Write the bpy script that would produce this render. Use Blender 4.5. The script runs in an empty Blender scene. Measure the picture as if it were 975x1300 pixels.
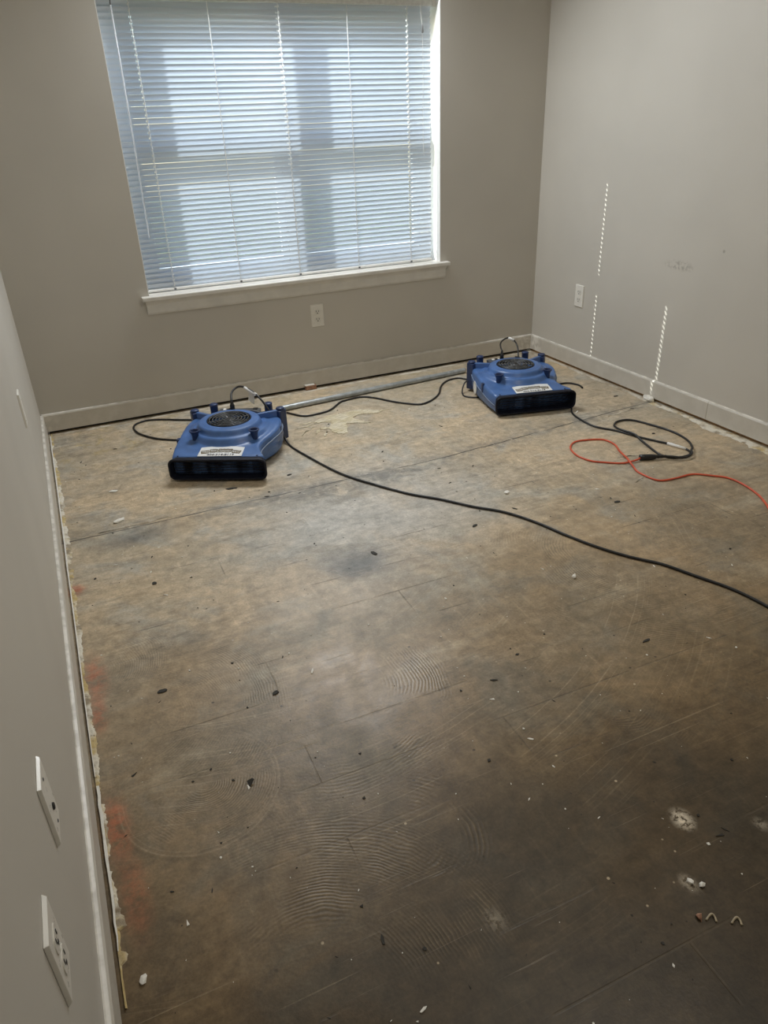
import bpy, bmesh, math, random
from mathutils import Vector, Matrix
C = bpy.context.scene.collection
S = bpy.context.scene
PI = math.pi
random.seed(7)

# ------------------------------------------------------------------ camera
CAM = (0.1651, -3.5865, 1.2388)
PITCH, ROLL, YAW, FPX = 28.1144, -2.3498, 23.3883, 926.41
pi_, ro_, ya_ = (math.radians(v) for v in (PITCH, ROLL, YAW))
fw = Vector((math.sin(ya_)*math.cos(pi_), math.cos(ya_)*math.cos(pi_), -math.sin(pi_)))
rg = Vector((math.cos(ya_), -math.sin(ya_), 0))
up = rg.cross(fw)
r2 = math.cos(ro_)*rg + math.sin(ro_)*up
u2 = -math.sin(ro_)*rg + math.cos(ro_)*up
cd = bpy.data.cameras.new('camera')
cam = bpy.data.objects.new('camera', cd); C.objects.link(cam)
M3 = Matrix((r2, u2, -fw)).transposed()
cam.matrix_world = Matrix.Translation(CAM) @ M3.to_4x4()
cd.sensor_fit = 'VERTICAL'; cd.sensor_height = 24.0
cd.lens = FPX*24.0/1300.0
cd.clip_start = 0.01
S.camera = cam
cd.dof.use_dof = False

# ------------------------------------------------------------------ light
S.view_settings.view_transform = 'Standard'
S.view_settings.look = 'None'
S.view_settings.gamma = 1.0
S.view_settings.use_curve_mapping = False
S.view_settings.exposure = 0.0
S.cycles.use_denoising = True
S.cycles.max_bounces = 14
S.cycles.diffuse_bounces = 8
S.cycles.glossy_bounces = 4
S.cycles.transmission_bounces = 8
S.cycles.transparent_max_bounces = 24
S.cycles.caustics_reflective = False
S.cycles.caustics_refractive = False
S.cycles.sample_clamp_indirect = 6.0

SUN_T, SUN_E = 1.27, 0.625           # tan(azimuth from the window normal), tan(elevation)
sd = Vector((SUN_T, -1.0, 0)).normalized(); sd.z = -SUN_E; sd.normalize()
sl = bpy.data.lights.new('sun', 'SUN'); sl.energy = 9.5; sl.angle = 0.0045
sl.color = (1.0, 0.97, 0.92)
so = bpy.data.objects.new('sun', sl); C.objects.link(so)
so.rotation_euler = sd.to_track_quat('-Z', 'Y').to_euler(); so.location = (-3, 3, 4)

# added fill lights, unseen above the frame: over the window and under the ceiling
def fill_light(name, loc, to, sx, sy, power, col=(1.0, .975, .94)):
    al = bpy.data.lights.new(name, 'AREA'); al.shape = 'ELLIPSE'; al.size = sx; al.size_y = sy; al.energy = power; al.color = col
    ao = bpy.data.objects.new(name, al); C.objects.link(ao); ao.location = loc
    ao.rotation_euler = Vector(to).to_track_quat('-Z', 'Y').to_euler()
P_WALL, P_CEIL = 30.0, 13.0
if P_WALL: fill_light('window_fill', (1.342, -.09, 1.95), (0, -.66, -.75), 1.0, .14, P_WALL, (.965, 1.0, 1.03))
if P_CEIL: fill_light('ceiling_fill', (1.45, -2.75, 2.42), (0, 0, -1), .55, .55, P_CEIL, (1.0, .94, .84))

wd = bpy.data.worlds.new('sky'); S.world = wd; wd.use_nodes = True
wn = wd.node_tree; wn.nodes.clear()
sky = wn.nodes.new('ShaderNodeTexSky'); sky.sky_type = 'NISHITA'; sky.sun_disc = False
sky.sun_elevation = math.atan(SUN_E); sky.sun_rotation = math.atan2(-sd.x, -sd.y)
bg = wn.nodes.new('ShaderNodeBackground'); bg.inputs[1].default_value = .48
wo = wn.nodes.new('ShaderNodeOutputWorld')
wn.links.new(sky.outputs[0], bg.inputs[0]); wn.links.new(bg.outputs[0], wo.inputs[0])

# ------------------------------------------------------------------ node helpers
class NT:
    def __init__(s, name):
        s.m = bpy.data.materials.new(name); s.m.use_nodes = True
        s.t = s.m.node_tree; s.t.nodes.clear()
        s.out = s.t.nodes.new('ShaderNodeOutputMaterial')
        s._co = None
    def n(s, typ, **kw):
        x = s.t.nodes.new(typ)
        for k, v in kw.items(): setattr(x, k, v)
        return x
    def link(s, a, b): s.t.links.new(a, b)
    def put(s, sock, v):
        if isinstance(v, bpy.types.NodeSocket): s.link(v, sock)
        elif isinstance(v, V): s.link(v.s, sock)
        elif isinstance(v, tuple) and len(v) == 3 and sock.type == 'RGBA': sock.default_value = (*v, 1)
        else: sock.default_value = v
    def co(s):
        if s._co is None: s._co = s.n('ShaderNodeTexCoord').outputs['Object']
        return s._co
    def xyz(s):
        x = s.n('ShaderNodeSeparateXYZ'); s.link(s.co(), x.inputs[0])
        return [V(s, o) for o in x.outputs]
    def math(s, op, *a):
        x = s.n('ShaderNodeMath', operation=op)
        for i, v in enumerate(a): s.put(x.inputs[i], v)
        return V(s, x.outputs[0])
    def noise(s, scale, detail=4, rough=.55, vec=None, dist=0.0):
        x = s.n('ShaderNodeTexNoise'); x.inputs['Scale'].default_value = scale
        x.inputs['Detail'].default_value = detail; x.inputs['Roughness'].default_value = rough
        x.inputs['Distortion'].default_value = dist
        s.link(vec if vec is not None else s.co(), x.inputs['Vector'])
        return V(s, x.outputs['Fac'])
    def mapping(s, scale=(1,1,1), rot=(0,0,0), loc=(0,0,0)):
        x = s.n('ShaderNodeMapping'); s.link(s.co(), x.inputs[0])
        x.inputs['Scale'].default_value = scale; x.inputs['Rotation'].default_value = rot
        x.inputs['Location'].default_value = loc
        return x.outputs[0]
    def step(s, v, a, b, lo=0.0, hi=1.0):
        x = s.n('ShaderNodeMapRange', interpolation_type='SMOOTHSTEP')
        s.put(x.inputs[0], v); x.inputs[1].default_value = a; x.inputs[2].default_value = b
        x.inputs[3].default_value = lo; x.inputs[4].default_value = hi
        return V(s, x.outputs[0])
    def mix(s, f, a, b, mode='MIX'):
        x = s.n('ShaderNodeMix', data_type='RGBA', blend_type=mode)
        s.put(x.inputs[0], f); s.put(x.inputs[6], a); s.put(x.inputs[7], b)
        return x.outputs[2]
    def bump(s, h, strength=.3, dist=.002, normal=None):
        x = s.n('ShaderNodeBump'); x.inputs['Strength'].default_value = strength
        x.inputs['Distance'].default_value = dist; s.put(x.inputs['Height'], h)
        if normal is not None: s.link(normal, x.inputs['Normal'])
        return x.outputs[0]
    def pbsdf(s, col, rough=.5, metal=0.0, normal=None, spec=.5):
        x = s.n('ShaderNodeBsdfPrincipled')
        s.put(x.inputs['Base Color'], col); s.put(x.inputs['Roughness'], rough)
        s.put(x.inputs['Metallic'], metal); s.put(x.inputs['Specular IOR Level'], spec)
        if normal is not None: s.link(normal, x.inputs['Normal'])
        s.link(x.outputs[0], s.out.inputs[0])
        return x
class V:
    def __init__(s, t, sock): s.t, s.s = t, sock
    def __add__(s, o): return s.t.math('ADD', s, o)
    def __radd__(s, o): return s.t.math('ADD', o, s)
    def __sub__(s, o): return s.t.math('SUBTRACT', s, o)
    def __rsub__(s, o): return s.t.math('SUBTRACT', o, s)
    def __mul__(s, o): return s.t.math('MULTIPLY', s, o)
    __rmul__ = __mul__
    def __truediv__(s, o): return s.t.math('DIVIDE', s, o)

def plain(name, col, rough=.5, metal=0.0, var=.08, scale=60, bump=.0, spec=.5):
    t = NT(name); n = t.noise(scale, 3)
    f = t.step(n, .3, .7, 1-var, 1+var)
    c = t.n('ShaderNodeVectorMath', operation='SCALE'); c.inputs[0].default_value = col
    t.put(c.inputs['Scale'], f)
    nm = t.bump(n, bump, .001) if bump else None
    t.pbsdf(c.outputs[0], t.step(n, .3, .7, rough*.9, min(1, rough*1.1)), metal, nm, spec)
    return t.m

def mat_wall(name, col):
    t = NT(name); x, y, z = t.xyz()
    fine = t.noise(260, 3); big = t.noise(1.3, 3)
    c = t.mix(t.step(big, .3, .7), tuple(v*.95 for v in col), tuple(v*1.04 for v in col))
    # faint rubbed marks
    mk = t.step(t.noise(9, 5, .6), .70, .80) * t.step(z, .9, .2)
    c = t.mix(mk*.35, c, tuple(v*.6 for v in col))
    t.pbsdf(c, .55, 0, t.bump(fine, .10, .001), .35)
    return t.m
WALLC = (.53, .503, .45)
M_wall = mat_wall('wall_paint', WALLC)
def mat_wall_right():
    t = NT('wall_paint_scuffed'); x, y, z = t.xyz()
    fine = t.noise(260, 3); big = t.noise(1.3, 3)
    c = t.mix(t.step(big, .3, .7), tuple(v*.95 for v in WALLC), tuple(v*1.04 for v in WALLC))
    dy = (y + 1.07)*9.0; dz = (z - .633)*34.0
    d = t.math('SQRT', dy*dy + dz*dz)
    m = t.step(d, 1.0, .3) * t.step(t.noise(70, 4), .45, .58)
    c = t.mix(m*.38, c, (.12, .10, .08))
    dy = (y + 1.30)*120.0; dz = (z - .72)*120.0
    m = t.step(t.math('SQRT', dy*dy + dz*dz), 1.0, .5)
    c = t.mix(m*.5, c, (.2, .18, .15))
    t.pbsdf(c, .55, 0, t.bump(fine, .10, .001), .35)
    return t.m
M_wallr = mat_wall_right()
def mat_baseboard():
    t = NT('baseboard_paint'); x, y, z = t.xyz()
    n = t.noise(14, 5, .65); c = t.mix(t.step(n, .35, .7), (.53, .50, .44), (.58, .55, .49))
    w = t.step(t.noise(5, 4, .6), .66, .78)
    c = t.mix(w*.25, c, (.70, .67, .61))
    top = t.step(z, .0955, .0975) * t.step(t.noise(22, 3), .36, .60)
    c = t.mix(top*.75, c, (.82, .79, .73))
    dx = x - 2.718; dc = t.math('SQRT', dx*dx + y*y)
    c = t.mix(t.step(dc, .16, .05)*t.step(t.noise(24, 4), .40, .56)*.8, c, (.80, .77, .71))
    dc = t.math('SQRT', x*x + y*y)
    c = t.mix(t.step(dc, .10, .02)*t.step(t.noise(30, 4), .44, .58)*.6, c, (.70, .66, .58))
    dk = t.step(t.noise(30, 4), .70, .76) * t.step(z, .05, .02)
    c = t.mix(dk*.5, c, (.2, .16, .12))
    t.pbsdf(c, .42, 0, t.bump(n, .15, .001))
    return t.m
M_base = mat_baseboard()
M_white = plain('white_trim_paint', (.88, .88, .86), .4, var=.03, scale=20)
M_sill = plain('sill_paint', (.66, .64, .59), .4, var=.05, scale=14)
M_vinyl = plain('white_vinyl', (.82, .82, .80), .35, var=.02)
M_ceil = plain('ceiling_paint', (.82, .80, .76), .8, var=.02)
M_outlet = plain('outlet_plastic', (.74, .72, .66), .3, var=.02)
M_slot = plain('slot_dark', (.02, .02, .02), .6)
M_wood = plain('raw_stud_wood', (.36, .23, .12), .75, var=.3, scale=35)
M_darkbrown = plain('dark_brown', (.05, .042, .033), .9, var=.3)  # dark brown, for the back and left bottom plates
M_blue = plain('blue_plastic', (.062, .140, .345), .36, var=.12, scale=16, bump=.02)
M_navy = plain('navy_plastic', (.018, .036, .105), .38, var=.15, scale=30)
M_mouth = plain('dark_mouth_plastic', (.004, .0055, .014), .6, var=.2, spec=.3)
M_blk = plain('black_plastic', (.012, .012, .013), .4)
M_cord = plain('black_rubber_cord', (.013, .013, .014), .42, var=.2, scale=40)
M_org = plain('orange_cord', (.62, .10, .045), .45, var=.12, scale=40)
M_panel = plain('panel_grey', (.075, .078, .085), .5, var=.35, scale=70)
M_pipe = plain('galvanised_steel', (.43, .46, .47), .34, metal=.55, var=.18, scale=30)
M_paper = plain('paper_white', (.80, .79, .76), .6, var=.05, scale=90)
M_stick = plain('sticker_white', (.74, .74, .72), .4, var=.04)
M_olive = plain('sticker_olive', (.20, .145, .055), .5, var=.15)
M_brown = plain('sticker_brown', (.09, .05, .03), .5)
M_ink = plain('sticker_ink', (.03, .03, .035), .5)
M_seam = plain('seam_grey', (.20, .25, .34), .5)
M_chip = plain('plaster_white', (.78, .76, .70), .9, var=.08)
M_chipd = plain('dark_flake', (.03, .027, .022), .8, var=.3)
M_tan = plain('tan_fastener', (.36, .30, .20), .5, var=.2)
M_rust = plain('rust_brown', (.30, .16, .10), .7, var=.25)
def mat_cordw():
    t = NT('blind_cord')
    d = t.n('ShaderNodeBsdfDiffuse'); d.inputs[0].default_value = (.86, .86, .85, 1)
    tr = t.n('ShaderNodeBsdfTranslucent'); tr.inputs[0].default_value = (.86, .86, .85, 1)
    m = t.n('ShaderNodeMixShader'); m.inputs[0].default_value = .5
    t.link(d.outputs[0], m.inputs[1]); t.link(tr.outputs[0], m.inputs[2]); t.link(m.outputs[0], t.out.inputs[0]); return t.m
M_cordw = mat_cordw()

def mat_slat():
    t = NT('translucent_slat')
    n = t.noise(3, 3, vec=t.mapping((1, 1, 30)))
    col = t.mix(t.step(n, .3, .7), (.55, .59, .63), (.61, .645, .68))
    d = t.n('ShaderNodeBsdfDiffuse'); t.link(col, d.inputs[0])
    tr = t.n('ShaderNodeBsdfTranslucent'); tr.inputs[0].default_value = (.60, .69, .83, 1)
    gl = t.n('ShaderNodeBsdfGlossy'); gl.inputs['Roughness'].default_value = .35
    m1 = t.n('ShaderNodeMixShader'); m1.inputs[0].default_value = .205
    m2 = t.n('ShaderNodeMixShader'); m2.inputs[0].default_value = .04
    t.link(d.outputs[0], m1.inputs[1]); t.link(tr.outputs[0], m1.inputs[2])
    t.link(m1.outputs[0], m2.inputs[1]); t.link(gl.outputs[0], m2.inputs[2])
    t.link(m2.outputs[0], t.out.inputs[0]); return t.m
M_slat = mat_slat()
def mat_glass():
    t = NT('window_glass')
    tr = t.n('ShaderNodeBsdfTransparent'); tr.inputs[0].default_value = (.93, .96, .96, 1)
    gl = t.n('ShaderNodeBsdfGlossy'); gl.inputs['Roughness'].default_value = .02
    mx = t.n('ShaderNodeMixShader'); mx.inputs[0].default_value = .05
    t.link(tr.outputs[0], mx.inputs[1]); t.link(gl.outputs[0], mx.inputs[2])
    t.link(mx.outputs[0], t.out.inputs[0]); return t.m
M_glass = mat_glass()
def mat_clear():
    t = NT('clear_wand')
    tr = t.n('ShaderNodeBsdfTransparent'); tr.inputs[0].default_value = (.95, .96, .97, 1)
    gl = t.n('ShaderNodeBsdfPrincipled'); gl.inputs['Base Color'].default_value = (.85, .87, .9, 1)
    gl.inputs['Roughness'].default_value = .15
    mx = t.n('ShaderNodeMixShader'); mx.inputs[0].default_value = .45
    t.link(tr.outputs[0], mx.inputs[1]); t.link(gl.outputs[0], mx.inputs[2])
    t.link(mx.outputs[0], t.out.inputs[0]); return t.m
M_clear = mat_clear()

def mat_residue():
    t = NT('plaster_residue'); x, y, z = t.xyz()
    n = t.noise(7, 5, .65); f = t.noise(60, 4, .7)
    c = t.mix(t.step(n, .42, .58), (.70, .66, .57), (.52, .40, .19))
    c = t.mix(t.step(t.noise(16, 4), .5, .66), c, (.30, .25, .18))
    c = t.mix(t.step(f, .60, .72)*.8, c, (.10, .085, .065))
    t.pbsdf(c, .9, 0, t.bump(f, .8, .004), .2); return t.m
M_res = mat_residue()
def mat_residue_pale():
    t = NT('plaster_residue_pale')
    n = t.noise(9, 5, .65); f = t.noise(70, 4, .7)
    c = t.mix(t.step(n, .40, .62), (.60, .55, .46), (.36, .30, .22))
    c = t.mix(t.step(f, .60, .72)*.7, c, (.14, .12, .09))
    t.pbsdf(c, .9, 0, t.bump(f, .8, .004), .2); return t.m
M_resp = mat_residue_pale()
def mat_adhesive():
    t = NT('yellow_adhesive')
    mp = t.mapping((30, 260, 1), (0, 0, math.radians(-40)))
    f = t.noise(1, 3, .6, vec=mp); n = t.noise(18, 4)
    c = t.mix(t.step(n, .35, .65), (.62, .54, .36), (.70, .64, .50))
    c = t.mix(t.step(f, .46, .60)*.8, c, (.36, .30, .19))
    t.pbsdf(c, .7, 0, t.bump(f, .8, .004), .3); return t.m
M_adh = mat_adhesive()

def mat_floor():
    t = NT('stripped_concrete'); x, y, z = t.xyz()
    def gauss(cx, cy, rx, ry, rot=0.0):
        ca, sa = math.cos(rot), math.sin(rot)
        dx, dy = x - cx, y - cy
        a = (dx*ca + dy*sa)/rx; b = (dy*ca - dx*sa)/ry
        return t.step(t.math('SQRT', a*a + b*b), 1.0, 0.0)
    warp = t.noise(2.2, 5, .6)
    n1 = t.noise(1.7, 7, .62, dist=.4); n2 = t.noise(4.2, 7, .65, dist=.6)
    n3 = t.noise(28, 5, .7); n4 = t.noise(160, 3, .6); n5 = t.noise(11, 6, .68, dist=.8)
    c = t.mix(t.step(n1, .36, .66), (.275, .205, .125), (.215, .172, .115))
    c = t.mix(t.step(n2, .46, .70)*.75, c, (.20, .185, .150))
    c = t.mix(t.step(n5, .52, .72)*.55, c, (.135, .108, .072))
    c = t.mix(t.step(n5, .46, .30)*.42, c, (.34, .275, .185))
    # stain plus window-light falloff painted in, darker towards the camera side
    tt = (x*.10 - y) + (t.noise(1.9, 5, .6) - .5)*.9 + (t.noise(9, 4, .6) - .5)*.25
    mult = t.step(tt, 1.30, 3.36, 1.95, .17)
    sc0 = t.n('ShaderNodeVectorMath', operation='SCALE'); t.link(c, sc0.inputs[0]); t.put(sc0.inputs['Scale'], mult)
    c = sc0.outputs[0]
    # broad stains of the old floor covering, and a painted window glare
    dark = gauss(.78, -2.86, .42, .30)*.75
    dark = t.math('MAXIMUM', dark, gauss(1.20, -2.95, .50, .30)*.8)
    dark = t.math('MAXIMUM', dark, gauss(.45, -2.95, .5, .22)*.55)
    dark = t.math('MAXIMUM', dark, gauss(1.05, -2.45, .35, .25)*.35)
    dark = dark * t.step(n2, .25, .60, .35, 1.0)
    c = t.mix(dark*.7, c, (.050, .043, .031))
    c = t.mix(gauss(1.05, -1.42, .75, .66)*t.step(n1, .22, .56)*.74, c, (.50, .465, .40))  # pale dust plus the window's glare painted in as lighter colour
    c = t.mix(gauss(.86, -1.74, .26, .16)*t.step(n2, .3, .6)*.75, c, (.125, .130, .125))
    c = t.mix(gauss(.25, -1.22, .22, .10)*.7, c, (.135, .132, .115))
    c = t.mix(gauss(1.1, -1.20, .8, .13)*t.step(n5, .35, .6)*.6, c, (.13, .128, .112))
    c = t.mix(gauss(.8, -2.1, .9, .6)*t.step(n1, .3, .7)*.30, c, (.20, .20, .18))
    # ghosts of the planks that were glued down
    br = t.n('ShaderNodeTexBrick'); br.offset = .37
    mpn = t.mapping((1, 1, 1), (0, 0, .012), (.28, .163, 0))
    t.link(mpn, br.inputs['Vector']); br.inputs['Scale'].default_value = 1.0
    br.inputs['Brick Width'].default_value = 1.22; br.inputs['Row Height'].default_value = .1465
    br.inputs['Mortar Size'].default_value = .0030; br.inputs['Mortar Smooth'].default_value = .6
    br.inputs['Color1'].default_value = (.42, .42, .42, 1); br.inputs['Color2'].default_value = (.58, .58, .58, 1)
    br.inputs['Mortar'].default_value = (.5, .5, .5, 1)
    far = t.step(y, -1.18, -1.45)
    tone = t.n('ShaderNodeSeparateColor'); t.link(br.outputs['Color'], tone.inputs[0])
    c = t.mix(far, c, t.mix(1.0, c, t.mix(V(t, tone.outputs[0]), (.90, .90, .90), (1.12, 1.12, 1.12)), 'MULTIPLY'))
    seam = V(t, br.outputs['Fac']) * far * t.step(t.noise(3.4, 4, .6), .48, .62)
    c = t.mix(seam*.50, c, (.075, .062, .045))
    # combed trowel ridges, in arcs: centre, radius, pitch, strength, fade, side of the centre they lie on
    ridge = None
    wob = (t.noise(6, 3) - .5)
    for (cx, cy, R, R0_, per, amp, ax, ay) in ((.235, -2.40, .18, .02, .0056, .60, .15, -1), (.555, -2.715, .19, .05, .0100, 1.0, 1, -.25),
                                        (.30, -2.95, .42, .20, .0072, .7, .55, 1), (1.18, -2.58, .26, .08, .0066, .6, .2, -1),
                                        (.10, -2.14, .42, .16, .0064, .5, 1, -.1), (.55, -2.25, .36, .17, .0085, .5, .8, -1),
                                        (1.75, -2.10, .62, .30, .0090, .6, -1, -.35), (.05, -1.90, .22, .05, .0062, .45, 1, -.4)):
        dx, dy = x - cx, y - cy
        d = t.math('SQRT', dx*dx + dy*dy)
        w = t.math('SINE', (d + wob*.045)*(2*PI/per))
        l = math.hypot(ax, ay)
        cosd = (dx*(ax/l) + dy*(ay/l))/t.math('MAXIMUM', d, .001)
        mk = t.step(d, R, R*.72) * t.step(d, R0_*.6, R0_) * t.step(cosd, .15, .70) * amp * t.step(t.noise(4.2, 4, vec=t.mapping(loc=(cx*3, cy, 0))), .40, .60)
        r = w*mk
        ridge = r if ridge is None else ridge + r
    c = t.mix(t.step(ridge, .05, .9)*.30, c, (.30, .25, .175))
    c = t.mix(t.step(ridge, -.05, -.9)*.55, c, (.045, .037, .026))
    # the loop of one trowel pass
    dx, dy = (x - .222)/.168 + wob*.10, (y + 2.405)/.168
    d = t.math('SQRT', dx*dx + dy*dy)
    lps = t.math('MAXIMUM', t.step(y, -2.33, -2.42), t.step(x, .30, .36)) * t.step(y, -2.22, -2.30) * t.step(t.noise(9, 3), .34, .54)
    lp = t.math('MAXIMUM', t.step(t.math('ABSOLUTE', d - 1.0), .020, .0), t.step(t.math('ABSOLUTE', d - .945), .014, .0)*.8) * lps
    lpd = t.step(t.math('ABSOLUTE', d - 1.04), .03, .0) * lps
    c = t.mix(lp*.34, c, (.36, .31, .23))
    c = t.mix(lpd*.22, c, (.06, .05, .036))
    # scratches: long, thin, pale
    sc = None
    for rot, loc, s0, th in ((-.85, (0, 0, 0), 2.2, .66), (-.62, (3, 1, 0), 1.6, .67), (.95, (7, 2, 0), 3.0, .69), (.03, (1, 9, 0), 2.0, .69)):
        q = t.noise(1.0, 2, .5, vec=t.mapping((s0, 190, 1), (0, 0, rot), loc))
        q = t.step(q, th, th+.05) * t.step(t.noise(3.1, 2, vec=t.mapping(loc=loc)), .5, .62)
        sc = q if sc is None else t.math('MAXIMUM', sc, q)
    c = t.mix(sc*.44*t.step(tt, 3.3, 1.8, .35, 1.0), c, (.42, .37, .28))
    # fine scraping grain, mostly along the old planks
    gr = t.noise(1.0, 4, .6, vec=t.mapping((9, 62, 1), (0, 0, .16), (1, 3, 0))); g2 = t.noise(1.0, 4, .6, vec=t.mapping((60, 7, 1), (0, 0, .45), (2, 5, 0)))
    gm = t.step(t.noise(2.3, 3), .40, .60)
    grain = 1.0 + t.step(gr, .52, .72)*gm*.22 - t.step(gr, .48, .32)*gm*.17 + t.step(g2, .54, .72)*t.step(t.noise(2.9, 3), .48, .62)*.22
    # arcs swept by the scraper on the right
    dx, dy = x - .55, y + 1.30
    d = t.math('SQRT', dx*dx + dy*dy)
    aq = t.noise(1.0, 2, .5, vec=t.mapping((.01, .01, .01)))
    arcn = t.n('ShaderNodeTexNoise', noise_dimensions='1D'); arcn.inputs['Scale'].default_value = 150
    arcn.inputs['Detail'].default_value = 2
    t.put(arcn.inputs['W'], d + wob*.01)
    arc = t.step(V(t, arcn.outputs['Fac']), .60, .68) * t.step(t.noise(3.3, 3), .46, .62) * t.step(d, .45, .8) * t.step(d, 1.9, 1.3)
    c = t.mix(arc*.42*t.step(tt, 3.3, 1.8, .35, 1.0), c, (.40, .35, .26))
    # saw-cut joint across the slab
    yj = -1.141 + t.math('MAXIMUM', x - 1.5, 0.0)*.082 + (t.noise(7, 3) - .5)*.02
    dj = t.math('ABSOLUTE', y - yj)
    jm = t.step(dj, .0045, .0015) * t.step(t.noise(3.7, 3), .34, .46)
    c = t.mix(t.step(dj, .09, .0)*t.step(n5, .38, .6)*.5, c, (.15, .145, .125))
    c = t.mix(jm*.85, c, (.045, .038, .03))
    # specks, dust and paint
    vo = t.n('ShaderNodeTexVoronoi'); vo.inputs['Scale'].default_value = 26; t.link(t.co(), vo.inputs['Vector'])
    spk = t.step(V(t, vo.outputs['Distance']), .10, .05) * t.step(t.noise(5.5, 2), .56, .60)
    c = t.mix(spk*.7, c, (.50, .45, .36))
    vo2 = t.n('ShaderNodeTexVoronoi'); vo2.inputs['Scale'].default_value = 19
    t.link(t.mapping(loc=(.4, .7, 0)), vo2.inputs['Vector'])
    spk2 = t.step(V(t, vo2.outputs['Distance']), .085, .04) * t.step(t.noise(4.1, 2), .52, .56)
    c = t.mix(spk2*.8, c, (.035, .03, .022))
    for (cx, cy, rx, ry, a) in ((.032, -1.475, .045, .05, 1.0), (.05, -1.93, .045, .15, .6), (.045, -2.08, .03, .09, .6), (.047, -2.43, .04, .13, .6), (.06, -2.6, .04, .14, .35)):
        c = t.mix(gauss(cx, cy, rx, ry)*t.step(n3, .3, .6)*a, c, (.46, .105, .045))
    yel = t.step(y, -.45, -.25)*t.step(n5, .50, .68)*.35 + gauss(.2, -.35, .3, .3)*t.step(n5, .5, .66)*.5
    c = t.mix(yel, c, (.40, .29, .11))
    for (cx, cy, r0, a) in ((1.072, -2.914, .030, 1.0), (.985, -3.03, .022, .16), (.98, -3.02, .02, .3), (1.2, -2.99, .02, .3), (.63, -2.93, .03, .2)):
        c = t.mix(gauss(cx, cy, r0, r0*1.2)*t.step(t.noise(90, 4, .7), .40, .54)*a, c, (.66, .64, .60))
    n6 = t.noise(11, 9, .76, dist=.2); n7 = t.noise(2.6, 6, .6, vec=t.mapping((1, 3.0, 1), (0, 0, -.25), (4, 2, 0)))
    c = t.mix(t.step(n7, .54, .70)*.38*t.step(tt, 2.9, 2.1), c, (.44, .40, .31))
    c = t.mix(t.step(n7, .46, .32)*.34*t.step(tt, 2.9, 2.1), c, (.15, .125, .085))
    v = t.step(n3, .25, .75, .80, 1.18) * t.step(n6, .32, .68, .82, 1.17); v = v * t.step(n4, .25, .75, .88, 1.12) * grain
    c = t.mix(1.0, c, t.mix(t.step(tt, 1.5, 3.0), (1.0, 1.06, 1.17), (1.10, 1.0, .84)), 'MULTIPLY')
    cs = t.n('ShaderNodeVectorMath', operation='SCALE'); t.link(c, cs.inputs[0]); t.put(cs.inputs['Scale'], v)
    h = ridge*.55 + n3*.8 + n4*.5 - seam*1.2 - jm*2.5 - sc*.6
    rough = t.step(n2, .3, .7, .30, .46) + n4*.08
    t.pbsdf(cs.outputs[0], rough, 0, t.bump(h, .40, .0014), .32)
    return t.m
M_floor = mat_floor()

# ------------------------------------------------------------------ mesh helpers
def finish(name, bm, mat, parent=None, smooth=False, bevel=0.0):
    bmesh.ops.recalc_face_normals(bm, faces=bm.faces)
    me = bpy.data.meshes.new(name); bm.to_mesh(me); bm.free()
    for m in (mat if isinstance(mat, (list, tuple)) else [mat]): me.materials.append(m)
    if smooth:
        for p in me.polygons: p.use_smooth = True
    o = bpy.data.objects.new(name, me); C.objects.link(o)
    if parent: o.parent = parent
    if bevel:
        b = o.modifiers.new('bevel', 'BEVEL'); b.width = bevel; b.segments = 2; b.limit_method = 'ANGLE'
    return o
def empty(name, loc=(0, 0, 0), rz=0.0, parent=None):
    o = bpy.data.objects.new(name, None); o.location = loc; o.rotation_euler.z = rz
    o.empty_display_size = .05; C.objects.link(o)
    if parent: o.parent = parent
    return o
def tag(o, label=None, cat=None, group=None, kind=None):
    for k, v in (('label', label), ('category', cat), ('group', group), ('kind', kind)):
        if v: o[k] = v
    return o
def box(bm, a, b, mi=0):
    x0, y0, z0 = a; x1, y1, z1 = b
    vs = [bm.verts.new(p) for p in ((x0,y0,z0),(x1,y0,z0),(x1,y1,z0),(x0,y1,z0),(x0,y0,z1),(x1,y0,z1),(x1,y1,z1),(x0,y1,z1))]
    for f in ((0,3,2,1),(4,5,6,7),(0,1,5,4),(1,2,6,5),(2,3,7,6),(3,0,4,7)):
        bm.faces.new([vs[i] for i in f]).material_index = mi
    return vs
def B(*boxes):
    bm = bmesh.new()
    for a, b in boxes: box(bm, a, b)
    return bm
def catmull(pts, n=6, closed=False):
    P = [Vector(p) for p in pts]; out = []; N = len(P)
    rng = range(N) if closed else range(N-1)
    for i in rng:
        if closed: p0, p1, p2, p3 = P[i-1], P[i], P[(i+1) % N], P[(i+2) % N]
        else: p0, p1, p2, p3 = P[max(i-1, 0)], P[i], P[i+1], P[min(i+2, N-1)]
        for k in range(n):
            s = k/n
            out.append(.5*((2*p1) + (p2-p0)*s + (2*p0-5*p1+4*p2-p3)*s*s + (3*p1-p0-3*p2+p3)*s**3))
    if not closed: out.append(P[-1])
    return out
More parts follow.
